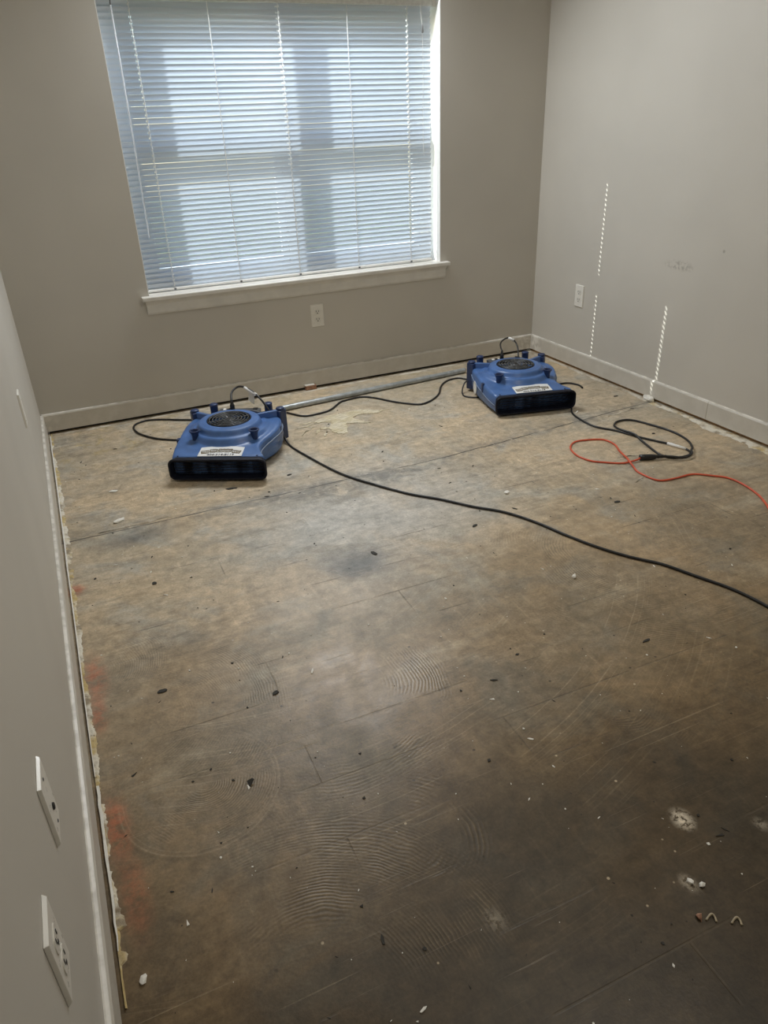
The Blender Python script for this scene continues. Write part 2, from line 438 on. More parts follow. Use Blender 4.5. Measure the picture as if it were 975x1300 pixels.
def tube(bm, pts, r, seg=8, caps=True, closed=False, rr=None):
    P = [Vector(p) for p in pts]; rings = []; N = len(P)
    prev = None
    for i, p in enumerate(P):
        if closed: tg = (P[(i+1) % N]-P[i-1])
        else: tg = (P[min(i+1, N-1)]-P[max(i-1, 0)])
        tg.normalize()
        if prev is None:
            a = Vector((0, 0, 1)) if abs(tg.z) < .9 else Vector((1, 0, 0))
            nx = tg.cross(a).normalized()
        else:
            nx = (prev - tg*prev.dot(tg)).normalized()
        prev = nx; ny = tg.cross(nx)
        rad = rr[i] if rr else r
        rings.append([bm.verts.new(p + rad*(math.cos(2*PI*k/seg)*nx + math.sin(2*PI*k/seg)*ny)) for k in range(seg)])
    for i in range(N if closed else N-1):
        A, Bq = rings[i], rings[(i+1) % N]
        for k in range(seg): bm.faces.new((A[k], A[(k+1) % seg], Bq[(k+1) % seg], Bq[k]))
    if caps and not closed:
        bm.faces.new(rings[0][::-1]); bm.faces.new(rings[-1])
    return bm
def lathe(bm, prof, seg=24, c=(0, 0, 0)):
    rings = []
    for r, z in prof:
        if r < 1e-6: rings.append([bm.verts.new((c[0], c[1], c[2]+z))])
        else: rings.append([bm.verts.new((c[0]+r*math.cos(2*PI*k/seg), c[1]+r*math.sin(2*PI*k/seg), c[2]+z)) for k in range(seg)])
    for A, D in zip(rings, rings[1:]):
        for k in range(seg):
            a = A[k % len(A)]; b = A[(k+1) % len(A)]; d = D[k % len(D)]; e = D[(k+1) % len(D)]
            f = []
            for v in (a, b, e, d):
                if v not in f: f.append(v)
            if len(f) > 2:
                try: bm.faces.new(f)
                except ValueError: pass
    return bm
def prism(bm, poly, z0, z1):
    lo = [bm.verts.new((p[0], p[1], z0)) for p in poly]; hi = [bm.verts.new((p[0], p[1], z1)) for p in poly]
    n = len(poly)
    bm.faces.new(lo[::-1]); bm.faces.new(hi)
    for i in range(n): bm.faces.new((lo[i], lo[(i+1) % n], hi[(i+1) % n], hi[i]))
    return bm
def place(bm, M):
    bmesh.ops.transform(bm, matrix=M, verts=bm.verts); return bm

# ------------------------------------------------------------------ room
W, H, D = 2.718, 2.44, -4.15
XL, XR, ZS, ZT = .580, 2.104, .571, 1.76
GAP = .018
def struct(o): o['kind'] = 'structure'; return o
bm = B(((-.15, D-.15, -.10), (W+.15, .16, 0)))
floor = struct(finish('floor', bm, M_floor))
struct(finish('ceiling', B(((-.15, D-.15, H), (W+.15, .16, H+.1))), M_ceil))
wb = struct(finish('wall_back', B(((0, 0, GAP), (XL, .16, H)), ((XR, 0, GAP), (W, .16, H)), ((XL, 0, GAP), (XR, .16, ZS-.03)), ((XL, 0, ZT), (XR, .16, H))), M_wall))
wl = struct(finish('wall_left', B(((-.12, D, GAP), (0, .16, H))), M_wall))
wr = struct(finish('wall_right', B(((W, D, GAP), (W+.12, .16, H))), M_wallr))
struct(finish('wall_rear', B(((-.12, D-.12, 0), (W+.12, D, H))), M_wall))
# bottom plates of the framing, seen in the gap under the drywall
finish('bottom_plate', B(((.02, .012, .0005), (W-.02, .10, GAP-.0005))), M_darkbrown, wb)
finish('bottom_plate', B(((W-.0002, -2.6, .0005), (W+.09, .0, GAP-.0035))), M_wood, wr)
finish('bottom_plate', B(((-.09, D+.02, .0005), (-.012, .0, GAP-.0005))), M_darkbrown, wl)
# baseboards
HB = .0985
def bb_profile(zb=.015): return [(0, zb), (.0125, zb), (.0125, HB-.008), (.009, HB-.002), (.003, HB), (0, HB)]
def baseboard(name, p0, p1, nrm, parent_name=None, zb=.015, mitre=.0):
    d = (Vector(p1)-Vector(p0)); bm = bmesh.new(); n = Vector(nrm); L = d.length; t = d.normalized()
    ends = []
    for e, off in ((Vector(p0), 1), (Vector(p1), -1)):
        ends.append([bm.verts.new(e + n*a + Vector((0, 0, z)) + t*off*a*mitre) for a, z in bb_profile(zb)])
    k = len(ends[0])
    for i in range(k): bm.faces.new((ends[0][i], ends[0][(i+1) % k], ends[1][(i+1) % k], ends[1][i]))
    bm.faces.new(ends[0][::-1]); bm.faces.new(ends[1])
    return finish(name, bm, M_base)
struct(baseboard('baseboard_back', (0.0005, -.0003, 0), (W-.0005, -.0003, 0), (0, -1, 0), mitre=1))
b1 = baseboard('baseboard_right', (W-.0003, -.0005, 0), (W-.0003, -1.355, 0), (-1, 0, 0), mitre=0)
b1.data.transform(Matrix.Translation((0, -.0125, 0))); struct(b1)
b2 = baseboard('board', (W-.0003, -1.3695, 0), (W-.0003, D+.001, 0), (-1, 0, 0)); b2.parent = b1
struct(baseboard('baseboard_left', (.0003, D+.001, 0), (.0003, -.0135, 0), (1, 0, 0)))
# the ragged plaster lump under the right baseboard where the joint meets it
def blob(name, c, sx, sy, sz, mat, parent=None, seed=0, sub=2):
    bm = bmesh.new(); bmesh.ops.create_icosphere(bm, subdivisions=sub, radius=1)
    rnd = random.Random(seed)
    for v in bm.verts:
        k = 1 + rnd.uniform(-.28, .28)
        v.co = Vector((v.co.x*sx*k, v.co.y*sy*k, max(v.co.z, -.55)*sz*k))
    zm = min(v.co.z for v in bm.verts)
    for v in bm.verts: v.co += Vector((c[0], c[1], c[2]-zm))
    return finish(name, bm, mat, parent)
blob('plaster_lump', (W-.026, -1.032, .0002), .014, .035, .017, M_chip, floor, 3)

# residue along the edges of the slab
def residue(name, along, a0, a1, near, far, mat, seed, z=.0035, n=160, gaps=()):
    rnd = random.Random(seed); bm = bmesh.new(); prev = None
    w = 0.0; f = far
    for i in range(n+1):
        s = a0 + (a1-a0)*i/n
        f += rnd.uniform(-.16, .16)*(far-near) + .06*(far-f); f = max(near+.35*(far-near), min(near+1.45*(far-near), f))
        e = f + rnd.uniform(-.1, .1)*(far-near)
        for (g0, g1, k) in gaps:
            if g0 <= s <= g1: e = near + (e-near)*k
        zz = z*rnd.uniform(.7, 1.2)
        cs = [(near, .0003), (near+.001, zz), (near+(e-near)*.6, zz*rnd.uniform(.7, 1.1)), (e, .0003)]
        ring = []
        for q, h in cs:
            ring.append(bm.verts.new((q, s, h) if along == 'left' else (W-q, s, h) if along == 'right' else (s, -q, h)))
        if prev:
            for k in range(3): bm.faces.new((prev[k], prev[k+1], ring[k+1], ring[k]))
        prev = ring
    o = finish(name, bm, mat, floor); o['kind'] = 'stuff'; return o
residue('plaster_residue', 'left', -.02, -2.80, .018, .033, M_res, 1, n=520, gaps=((-1.335, -1.30, .3), (-2.36, -2.33, .1), (-2.53, -2.5, .2), (-2.70, -2.66, .45), (-2.81, -2.72, .25)))
residue('plaster_residue', 'right', -.02, -1.03, .018, .040, M_resp, 2)
residue('plaster_residue', 'right', -1.06, -2.6, .018, .062, M_res, 12)
residue('plaster_residue', 'back', .03, W-.03, .018, .042, M_resp, 4, z=.003)
# torn strip of drywall paper standing along the left wall
def strip(name, y0, y1, x0, w, seed):
    rnd = random.Random(seed); bm = bmesh.new(); prev = None
    n = 14
    for i in range(n+1):
        y = y0 + (y1-y0)*i/n; taper = 1 - .75*(i/n)**3
        xx = x0 + rnd.uniform(-.001, .001); ww = w*taper*rnd.uniform(.85, 1.1); h = .007*rnd.uniform(.8, 1.1)
        ring = [bm.verts.new(p) for p in ((xx, y, .0036), (xx, y, h), (xx+ww, y, h*.9), (xx+ww, y, .0036))]
        if prev:
            for k in range(4): bm.faces.new((prev[k], prev[(k+1) % 4], ring[(k+1) % 4], ring[k]))
        else: bm.faces.new(ring)
        prev = ring
    bm.faces.new(prev[::-1]); return finish(name, bm, M_chip, floor)
strip('plaster_strip', -2.31, -2.70, .0195, .0055, 5)
strip('plaster_strip', -.05, -2.28, .0185, .0045, 6)

# yellow adhesive left on the slab
def patch(name, pts, mat, z=.002, seed=0):
    rnd = random.Random(seed)
    P = catmull([(a, b, 0) for a, b in pts], 4, closed=True)
    P = [(p.x + rnd.uniform(-.006, .006), p.y + rnd.uniform(-.006, .006)) for p in P]
    bm = bmesh.new(); f = bm.faces.new([bm.verts.new((a, b, 0)) for a, b in P])
    r = bmesh.ops.extrude_face_region(bm, geom=[f]); vs = [v for v in r['geom'] if isinstance(v, bmesh.types.BMVert)]
    for v in vs: v.co.z = z
    bmesh.ops.triangulate(bm, faces=bm.faces[:])
    o = finish(name, bm, mat, floor); o.location.z = .0002; return o
patch('adhesive_patch', [(1.165,-.50),(1.20,-.46),(1.29,-.44),(1.40,-.435),(1.462,-.460),(1.500,-.515),(1.455,-.52),(1.40,-.50),(1.345,-.525),(1.365,-.575),(1.395,-.625),(1.350,-.60),(1.295,-.585),(1.285,-.63),(1.245,-.69),(1.21,-.668),(1.195,-.61),(1.165,-.585),(1.17,-.565),(1.215,-.575),(1.23,-.52)], M_adh, .0025, 2)
for i, (x0, y0, x1, y1, w) in enumerate(((1.09,-.49,1.18,-.475,.006),(1.06,-.53,1.17,-.505,.005),(1.10,-.58,1.14,-.54,.004),(1.12,-.63,1.165,-.575,.005),(1.15,-.68,1.18,-.62,.004),(1.49,-.50,1.56,-.50,.004),(1.06,-.62,1.10,-.57,.003))):
    dx, dy = x1-x0, y1-y0; l = math.hypot(dx, dy); nx, ny = -dy/l*w, dx/l*w
    patch('adhesive_smear', [(x0, y0), (x0+dx*.5+nx, y0+dy*.5+ny), (x1, y1), (x0+dx*.5-nx, y0+dy*.5-ny)], M_adh, .0015, 20+i)
# smears of joint filler
for i, (x0, y0, x1, y1, w) in enumerate(((.13,-1.128,.385,-1.120,.009),(2.39,-1.10,2.62,-1.075,.006),(2.12,-1.48,2.20,-1.505,.004),(2.03,-1.70,2.11,-1.665,.004))):
    dx, dy = x1-x0, y1-y0; l = math.hypot(dx, dy); nx, ny = -dy/l*w, dx/l*w
    patch('filler_smear', [(x0, y0), (x0+dx*.3+nx, y0+dy*.3+ny), (x0+dx*.7+nx*.8, y0+dy*.7+ny*.8), (x1, y1), (x0+dx*.6-nx*.5, y0+dy*.6-ny*.5), (x0+dx*.3-nx*.4, y0+dy*.3-ny*.4)], M_resp, .0012, 40+i)

# ------------------------------------------------------------------ window
win = struct(empty('window_1', (0, 0, 0)))
FY0, FY1 = .125, .160
XM = (XL+XR)/2; ZM = 1.174
fw_ = .055
finish('frame', B(((XL, FY0, ZS), (XL+fw_, FY1+.03, ZT)), ((XR-fw_, FY0, ZS), (XR, FY1+.03, ZT)), ((XL+fw_, FY0, ZT-.045), (XR-fw_, FY1+.03, ZT)), ((XL+fw_, FY0, ZS), (XR-fw_, FY1+.03, ZS+.045))), M_vinyl, win, bevel=.002)
finish('mullion', B(((XM-.028, FY0-.004, ZS+.045), (XM+.028, FY1+.03, ZT-.045))), M_vinyl, win, bevel=.002)
for side in (0, 1):
    a = XL+fw_ if side == 0 else XM+.028; b = XM-.028 if side == 0 else XR-fw_
    for nm, z0, z1, y0 in (('lower_sash', ZS+.045, ZM+.030, .135), ('upper_sash', ZM-.030, ZT-.045, .160)):
        st = .034; y1 = y0+.022
        sash = finish(nm, B(((a, y0, z0), (a+st, y1, z1)), ((b-st, y0, z0), (b, y1, z1)), ((a+st, y0, z0), (b-st, y1, z0+.046)), ((a+st, y0, z1-.046), (b-st, y1, z1))), M_vinyl, win, bevel=.0015)
        finish('pane', B(((a+st, y0+.009, z0+.046), (b-st, y0+.013, z1-.046))), M_glass, sash)
# sill: stool with horns and apron
bm = bmesh.new()
sx0, sx1 = .544, 2.145
box(bm, (XL+.001, -.001, ZS-.028), (XR-.001, FY0-.001, ZS)); 
stool = finish('sill', bm, M_sill, win)
bm = B(((sx0, -.040, ZS-.020), (sx1, -.0005, ZS)))
finish('sill_nose', bm, M_sill, win, bevel=.004)
bm = bmesh.new()
pf = [(-.0005, ZS-.085), (-.008, ZS-.085), (-.014, ZS-.076), (-.016, ZS-.04), (-.026, ZS-.0205), (-.0005, ZS-.0205)]
e0 = [bm.verts.new((sx0+.018+max(0, (-.016-y))*-.6, y, z)) for y, z in pf]
e1 = [bm.verts.new((sx1-.018-max(0, (-.016-y))*-.6, y, z)) for y, z in pf]
for i in range(6): bm.faces.new((e0[i], e0[(i+1) % 6], e1[(i+1) % 6], e1[i]))
bm.faces.new(e0[::-1]); bm.faces.new(e1)
finish('apron', bm, M_sill, win)
# side and head returns, painted white
finish('jamb_liner', B(((XL+.0002, .0, ZS), (XL+.003, FY0-.001, ZT-.003))), M_white, win)
finish('jamb_liner', B(((XR-.003, .0, ZS), (XR-.0002, FY0-.001, ZT-.003))), M_white, win)
finish('jamb_liner', B(((XL+.003, .0, ZT-.003), (XR-.003, FY0-.001, ZT-.0002))), M_white, win)

# housing added around the fill light over the window, out of frame
struct(finish('fill_housing_1', B(((.80, -.030, 1.885), (1.884, -.0003, 2.03)), ((.80, -.165, 2.006), (1.884, -.030, 2.03)), ((.80, -.165, 1.90), (.812, -.030, 2.006)), ((1.872, -.165, 1.90), (1.884, -.030, 2.006))), M_white))

# ------------------------------------------------------------------ mini blind
BY = .058
bl = empty('window_blind', (XM, BY, ZS))
tag(bl, 'white mini blind with closed thin slats covering the window', 'blind')
def bp(nm, bm, mat, smooth=False, bevel=0.0, parent=None):
    place(bm, Matrix.Translation((-XM, -BY, -ZS))); return finish(nm, bm, mat, parent or bl, smooth, bevel)
bx0, bx1 = XL+.008, XR-.026
ZH = 1.706
bp('headrail', B(((XL+.006, BY-.016, ZH), (XR-.006, BY+.018, ZH+.036))), plain('headrail_enamel', (.62, .62, .59), .4), bevel=.003)
for xx in (XL+.004, XR-.020): bp('mounting_bracket', B(((xx, BY-.020, ZH-.003), (xx+.016, BY-.0165, ZH+.040))), M_outlet)
LAD = [.712, 1.030, 1.335, 1.655, 1.955]
NS = 51; z_top, z_bot = ZH-.012, ZS+.028
tilt = math.radians(58.5)
def slat_mesh(holes, seed):
    rnd = random.Random(seed); bm = bmesh.new()
    xs = {bx0, bx1}
    for i in range(1, 12): xs.add(bx0 + (bx1-bx0)*i/12)
    for h, hw in holes: xs.add(h-hw); xs.add(h+hw)
    xs = sorted(xs)
    us = [-.0125, -.0085, -.0035, .0035, .0085, .0125]
    rows = []
    a = rnd.uniform(-.0006, .0006); ph = rnd.uniform(0, 6)
    for x in xs:
        dz = a*math.sin((x-bx0)*3.2 + ph)
        col = []
        for uq in us:
            cr = .0016*(1-(uq/.0125)**2)         # crown faces the room when closed
            y = -uq*math.cos(tilt) - cr*math.sin(tilt); z = uq*math.sin(tilt) - cr*math.cos(tilt)
            col.append(bm.verts.new((x-XM, y, z+dz)))
        rows.append(col)
    for i in range(len(xs)-1):
        xm = (xs[i]+xs[i+1])/2
        for j in range(5):
            if j == 2 and any(abs(xm-h) < hw for h, hw in holes): continue
            bm.faces.new((rows[i][j], rows[i][j+1], rows[i+1][j+1], rows[i+1][j]))
    return bm
for i in range(NS):
    z = z_top + (z_bot-z_top)*i/(NS-1)
    holes = []
    if z > .70: holes.append((LAD[4], .0055))
    if z > 1.07: holes.append((LAD[2], .010))
    holes.append((LAD[0], .004))
    o = finish('slat', slat_mesh(holes, i), M_slat, bl, smooth=True)
    o.location = (0, 0, z-ZS)
    rnd = random.Random(900+i)
    o.rotation_euler = (rnd.uniform(-.012, .012), rnd.uniform(-.0006, .0006), 0)
    if 3 <= NS-1-i <= 9:                       # the crumpled slats low on the right
        k = random.Random(50+i)
        for v in o.data.vertices:
            q = max(0, (v.co.x+XM-1.75)/.35)
            v.co.z += q*q*k.uniform(-.0035, .0035); v.co.y += q*q*k.uniform(-.004, .001)
bp('bottom_rail', B(((bx0, BY-.011, ZS+.004), (bx1, BY+.011, ZS+.015))), M_vinyl, bevel=.003)
for i, x in enumerate(LAD):
    bm = bmesh.new(); th = .0017
    tube(bm, [(x, BY-.0085, ZH), (x+.001, BY-.0095, 1.2), (x-.0005, BY-.009, .9), (x, BY-.0085, ZS+.014)], th, 6)
    tube(bm, [(x, BY+.0085, ZH), (x, BY+.0095, 1.2), (x, BY+.0085, ZS+.014)], th, 6)
    ld = bp('ladder_cord', bm, M_cordw)
    if i in (0, 2, 4):
        bm = bmesh.new()
        for j in range(NS):
            z = z_top + (z_bot-z_top)*j/(NS-1)
            tube(bm, [(x-.0045, BY-.0085, z-.006), (x+.0045, BY-.0115, z+.0045)], .0014, 5)
        o = bp('ladder_rungs', bm, M_cordw); o['kind'] = 'stuff'
    bp('cord_plug', B(((x-.005, BY-.0128, ZS+.005), (x+.005, BY-.0112, ZS+.013))), M_panel)
# tilt wand on the left
bm = bmesh.new(); tube(bm, [(.642, BY-.022, ZH-.02), (.640, BY-.024, 1.3), (.634, BY-.024, .815)], .0035, 6)
bp('tilt_wand', bm, M_clear, smooth=True)
bm = bmesh.new(); tube(bm, [(.643, BY-.017, ZH+.006), (.643, BY-.023, ZH-.004), (.642, BY-.022, ZH-.022)], .0018, 6)
bp('wand_hook', bm, M_blk)
# lift cord on the right with its tassel
bm = bmesh.new(); tube(bm, catmull([(2.018, BY-.018, ZH+.004), (2.022, BY-.021, 1.66), (2.026, BY-.022, 1.63)], 4), .0011, 6)
tube(bm, catmull([(2.024, BY-.018, ZH+.004), (2.030, BY-.020, 1.5), (2.028, BY-.018, 1.2), (2.032, BY-.018, 1.08)], 4), .0009, 6)
bp('lift_cord', bm, M_cordw)
bm = bmesh.new(); lathe(bm, [(0, .034), (.0025, .034), (.0045, .022), (.0055, .004), (.0035, 0), (0, 0)], 10, (2.027, BY-.023, 1.598))
bp('cord_tassel', bm, plain('tassel_grey', (.16, .16, .165), .4), smooth=True)

# outside ground
struct(finish('ground', B(((-12, .3, -.35), (14, 18, -.30))), plain('lawn', (.12, .14, .06), .9, var=.3, scale=3)))

# ------------------------------------------------------------------ outlets
def rot_to(n):
    # local: x across, z up, -y out of the wall
    return {'back': 0.0, 'right': -PI/2, 'left': PI/2}[n]
def outlet(loc, wall, label, kind='duplex'):
    t = empty('wall_outlet', loc, rot_to(wall)); tag(t, label, 'outlet')
    w, h, d = .070, .1143, .0058
    bm = bmesh.new(); ins = .003
    a = [(-w/2, -.0003, -h/2), (w/2, -.0003, -h/2), (w/2, -.0003, h/2), (-w/2, -.0003, h/2)]
    b = [(x*(1-2*ins/w), -d, z*(1-2*ins/h)) for x, y, z in a]
    va = [bm.verts.new(p) for p in a]; vb = [bm.verts.new(p) for p in b]
    bm.faces.new(va[::-1]); bm.faces.new(vb)
    for i in range(4): bm.faces.new((va[i], va[(i+1) % 4], vb[(i+1) % 4], vb[i]))
    finish('cover_plate', bm, M_outlet, t, bevel=.0008)
    if kind == 'duplex':
        for s in (1, -1):
            bm = bmesh.new(); P = []
            for k in range(24):
                an = 2*PI*k/24; x = .0172*math.cos(an); z = .0172*math.sin(an); z = max(-.0135, min(.0135, z)); P.append((x, z))
            prism(bm, P, 0, .0014); place(bm, Matrix.Translation((0, -d+.0001, s*.0195)) @ Matrix.Rotation(PI/2, 4, 'X'))
            r = finish('receptacle', bm, plain('receptacle_plastic', (.70, .68, .62), .3, var=.02), t)
            zz = s*.0195
            bm = B(((-.0078, -d-.0019, zz-.001), (-.0055, -d-.0012, zz+.008)), ((.0055, -d-.0019, zz-.001), (.0078, -d-.0012, zz+.007)), ((-.0025, -d-.0019, zz-.0095), (.0025, -d-.0012, zz-.0045)))
            finish('slots', bm, M_slot, r)
        bm = bmesh.new(); lathe(bm, [(0, .0012), (.002, .001), (.003, 0)], 10); place(bm, Matrix.Translation((0, -d, 0)) @ Matrix.Rotation(PI/2, 4, 'X'))
        finish('screw', bm, M_outlet, t)
    elif kind == 'jack':
        bm = bmesh.new(); lathe(bm, [(0, .003), (.004, .003), (.0055, .002), (.0055, 0)], 12); place(bm, Matrix.Translation((0, -d, -.012)) @ Matrix.Rotation(PI/2, 4, 'X'))
        finish('jack', bm, M_slot, t)
        for s in (1, -1):
            bm = bmesh.new(); lathe(bm, [(0, .0012), (.002, .001), (.003, 0)], 10); place(bm, Matrix.Translation((0, -d, s*.042)) @ Matrix.Rotation(PI/2, 4, 'X'))
            finish('screw', bm, M_panel, t)
    else:
        for s in (1, -1):
            bm = bmesh.new(); lathe(bm, [(0, .0012), (.002, .001), (.003, 0)], 10); place(bm, Matrix.Translation((0, -d, s*.030)) @ Matrix.Rotation(PI/2, 4, 'X'))
            finish('screw', bm, M_outlet, t)
    return t
outlet((1.3886, 0, .3773), 'back', 'white duplex outlet on the back wall below the window sill')
outlet((W, -.4111, .3881), 'right', 'white duplex outlet on the right wall beside the sun streaks')
outlet((0, -1.062, .467), 'left', 'blank white cover plate on the left wall near the back corner', 'blank')
outlet((0, -2.724, .409), 'left', 'white plate with one dark round jack low on the left wall', 'jack')
outlet((0, -2.957, .408), 'left', 'white duplex outlet nearest the camera on the left wall')

# ------------------------------------------------------------------ air movers
GC, GR, GZ = (-.008, .278), .090, .160
def outline():
    pts = [(-.188, .030), (-.196, .07), (-.202, .12), (-.206, .20), (-.207, .28), (-.203, .35), (-.190, .405), (-.160, .445), (-.11, .468), (-.05, .478), (.0, .480), (.06, .478), (.11, .466), (.155, .440), (.185, .395), (.200, .34), (.200, .28), (.186, .225), (.164, .175), (.151, .130), (.158, .090), (.170, .060), (.188, .030)]
    return [Vector((p.x, p.y, 0)) for p in catmull([(a, b, 0) for a, b in pts], 5)]
OUT = outline()
OC = Vector((GC[0], GC[1], 0))
def ray_out(ang):
    d = Vector((math.cos(ang), math.sin(ang), 0)); best = .2
    P = OUT
    for i in range(len(P)):
        a, b = P[i]-OC, P[(i+1) % len(P)]-OC
        e = b-a; den = d.x*e.y - d.y*e.x
        if abs(den) < 1e-9: continue
        s = (a.x*e.y - a.y*e.x)/den; q = (a.x*d.y - a.y*d.x)/den
        if s > 0 and -1e-6 <= q <= 1+1e-6: best = s
    return best
def sm(a, b, x):
    t = max(0, min(1, (x-a)/(b-a))); return t*t*(3-2*t)
def hgt(x, y):
    deck = .090 + .115*min(y, .30) - .10*max(0, y-.36)
    r = math.hypot(x-GC[0], y-GC[1])
    ring = .1595 - .004*sm(.098, .122, r)
    ring = ring - (.024)*sm(.124, .140, r)        # rim, then a rounded shoulder
    k = 1 - sm(.150, .172, r)
    h = deck + max(0, ring-deck)*k
    if r < GR+.004: h = .128 + (h-.128)*sm(GR-.004, GR+.003, r)
    return h
def body_mesh():
    bm = bmesh.new()
    angs = [2*PI*k/150 for k in range(150)]
    corner = [math.atan2(.030-OC.y, .188-OC.x), math.atan2(.030-OC.y, -.188-OC.x)]
    angs = [a if a < PI else a-2*PI for a in angs]
    angs = sorted([a for a in angs if all(abs(a-q) > .022 for q in corner)] + corner)
    FIX = [0, .02, .04, .06, .08, .0855, .088, .091, .094, .098, .104, .110, .116, .122, .126, .130, .134, .138, .142, .147, .152, .157, .162, .167, .172]
    grid = []
    for a in angs:
        R = ray_out(a); col = []
        for rr in FIX + [.172 + (R-.172)*q for q in (.25, .5, .7, .8, .88, .93, .97, .99, 1)]:
            p = OC + Vector((math.cos(a), math.sin(a), 0))*rr
            dist = R-rr; fil = .016
            h = hgt(p.x, p.y)
            if dist < fil: h -= (fil - math.sqrt(max(0, fil*fil-(fil-dist)**2)))*.9
            col.append((p.x, p.y, h))
        pe = OC + Vector((math.cos(a), math.sin(a), 0))*R
        nrm = (pe-OC).normalized()
        zt = col[-1][2]; front = pe.y < .034
        for f, off in ((.75, .0015), (.5, .004), (.47, .002), (.25, .001), (0, -.006)):
            z = .018 + (zt-.018)*f; o2 = 0 if front else off
            col.append((pe.x+nrm.x*o2, pe.y+nrm.y*o2, z))
        grid.append(col)
    c0 = bm.verts.new((OC.x, OC.y, .128))
    V_ = [[bm.verts.new(p) for p in col[1:]] for col in grid]
    n = len(V_)
    for i in range(n):
        A, D_ = V_[i], V_[(i+1) % n]
        bm.faces.new((c0, A[0], D_[0]))
        for k in range(len(A)-1): bm.faces.new((A[k], A[k+1], D_[k+1], D_[k]))
    bm.faces.new([v[-1] for v in V_][::-1])
    return bm
def rrect(w, h, r, n=6):
    P = []
    for cx, cz, a0 in ((w/2-r, h/2-r, 0), (-w/2+r, h/2-r, PI/2), (-w/2+r, -h/2+r, PI), (w/2-r, -h/2+r, 3*PI/2)):
        for k in range(n+1):
            a = a0 + PI/2*k/n; P.append((cx+r*math.cos(a), cz+r*math.sin(a)))
    return P
def nozzle_mesh():
    bm = bmesh.new(); zc = .0525
    loops = []
    for (w, h, r, y) in ((.376, .080, .022, .034), (.384, .086, .024, .020), (.394, .090, .026, .004), (.394, .090, .026, .000), (.390, .086, .024, -.003), (.378, .074, .018, -.002), (.372, .068, .016, .012), (.366, .064, .014, .030)):
        loops.append([bm.verts.new((x, y, zc+z)) for x, z in rrect(w, h, r)])
    for A, D_ in zip(loops, loops[1:]):
        n = len(A)
        for k in range(n): bm.faces.new((A[k], A[(k+1) % n], D_[(k+1) % n], D_[k]))
    bm.faces.new(loops[-1]); bm.faces.new(loops[0][::-1])
    return bm
def text_mesh(s, size, extr=.0002, bold=.0):
    cu = bpy.data.curves.new('lettering', 'FONT'); cu.body = s; cu.size = size; cu.extrude = extr
    cu.align_x = 'CENTER'; cu.offset = bold; cu.resolution_u = 2
    o = bpy.data.objects.new('tmp_text', cu); C.objects.link(o)
    dg = bpy.context.evaluated_depsgraph_get(); dg.update()
    me = bpy.data.meshes.new_from_object(o.evaluated_get(dg))
    bpy.data.objects.remove(o); return me
LET = {}
def arc_text(s, size, bold):
    k = (s, size, bold)
    if k not in LET: LET[k] = text_mesh(s, size, .00015, bold)
    bm = bmesh.new(); bm.from_mesh(LET[k]); return bm
ARC_R = .40
def arch(bm, x0, y0):
    # bend text that sits at (x0, y0) on the sticker along a gentle arch
    for v in bm.verts:
        x, y = v.co.x + x0, v.co.y + y0
        an = x/ARC_R; rad = ARC_R + y
        v.co.x = rad*math.sin(an); v.co.y = rad*math.cos(an) - ARC_R
    return bm
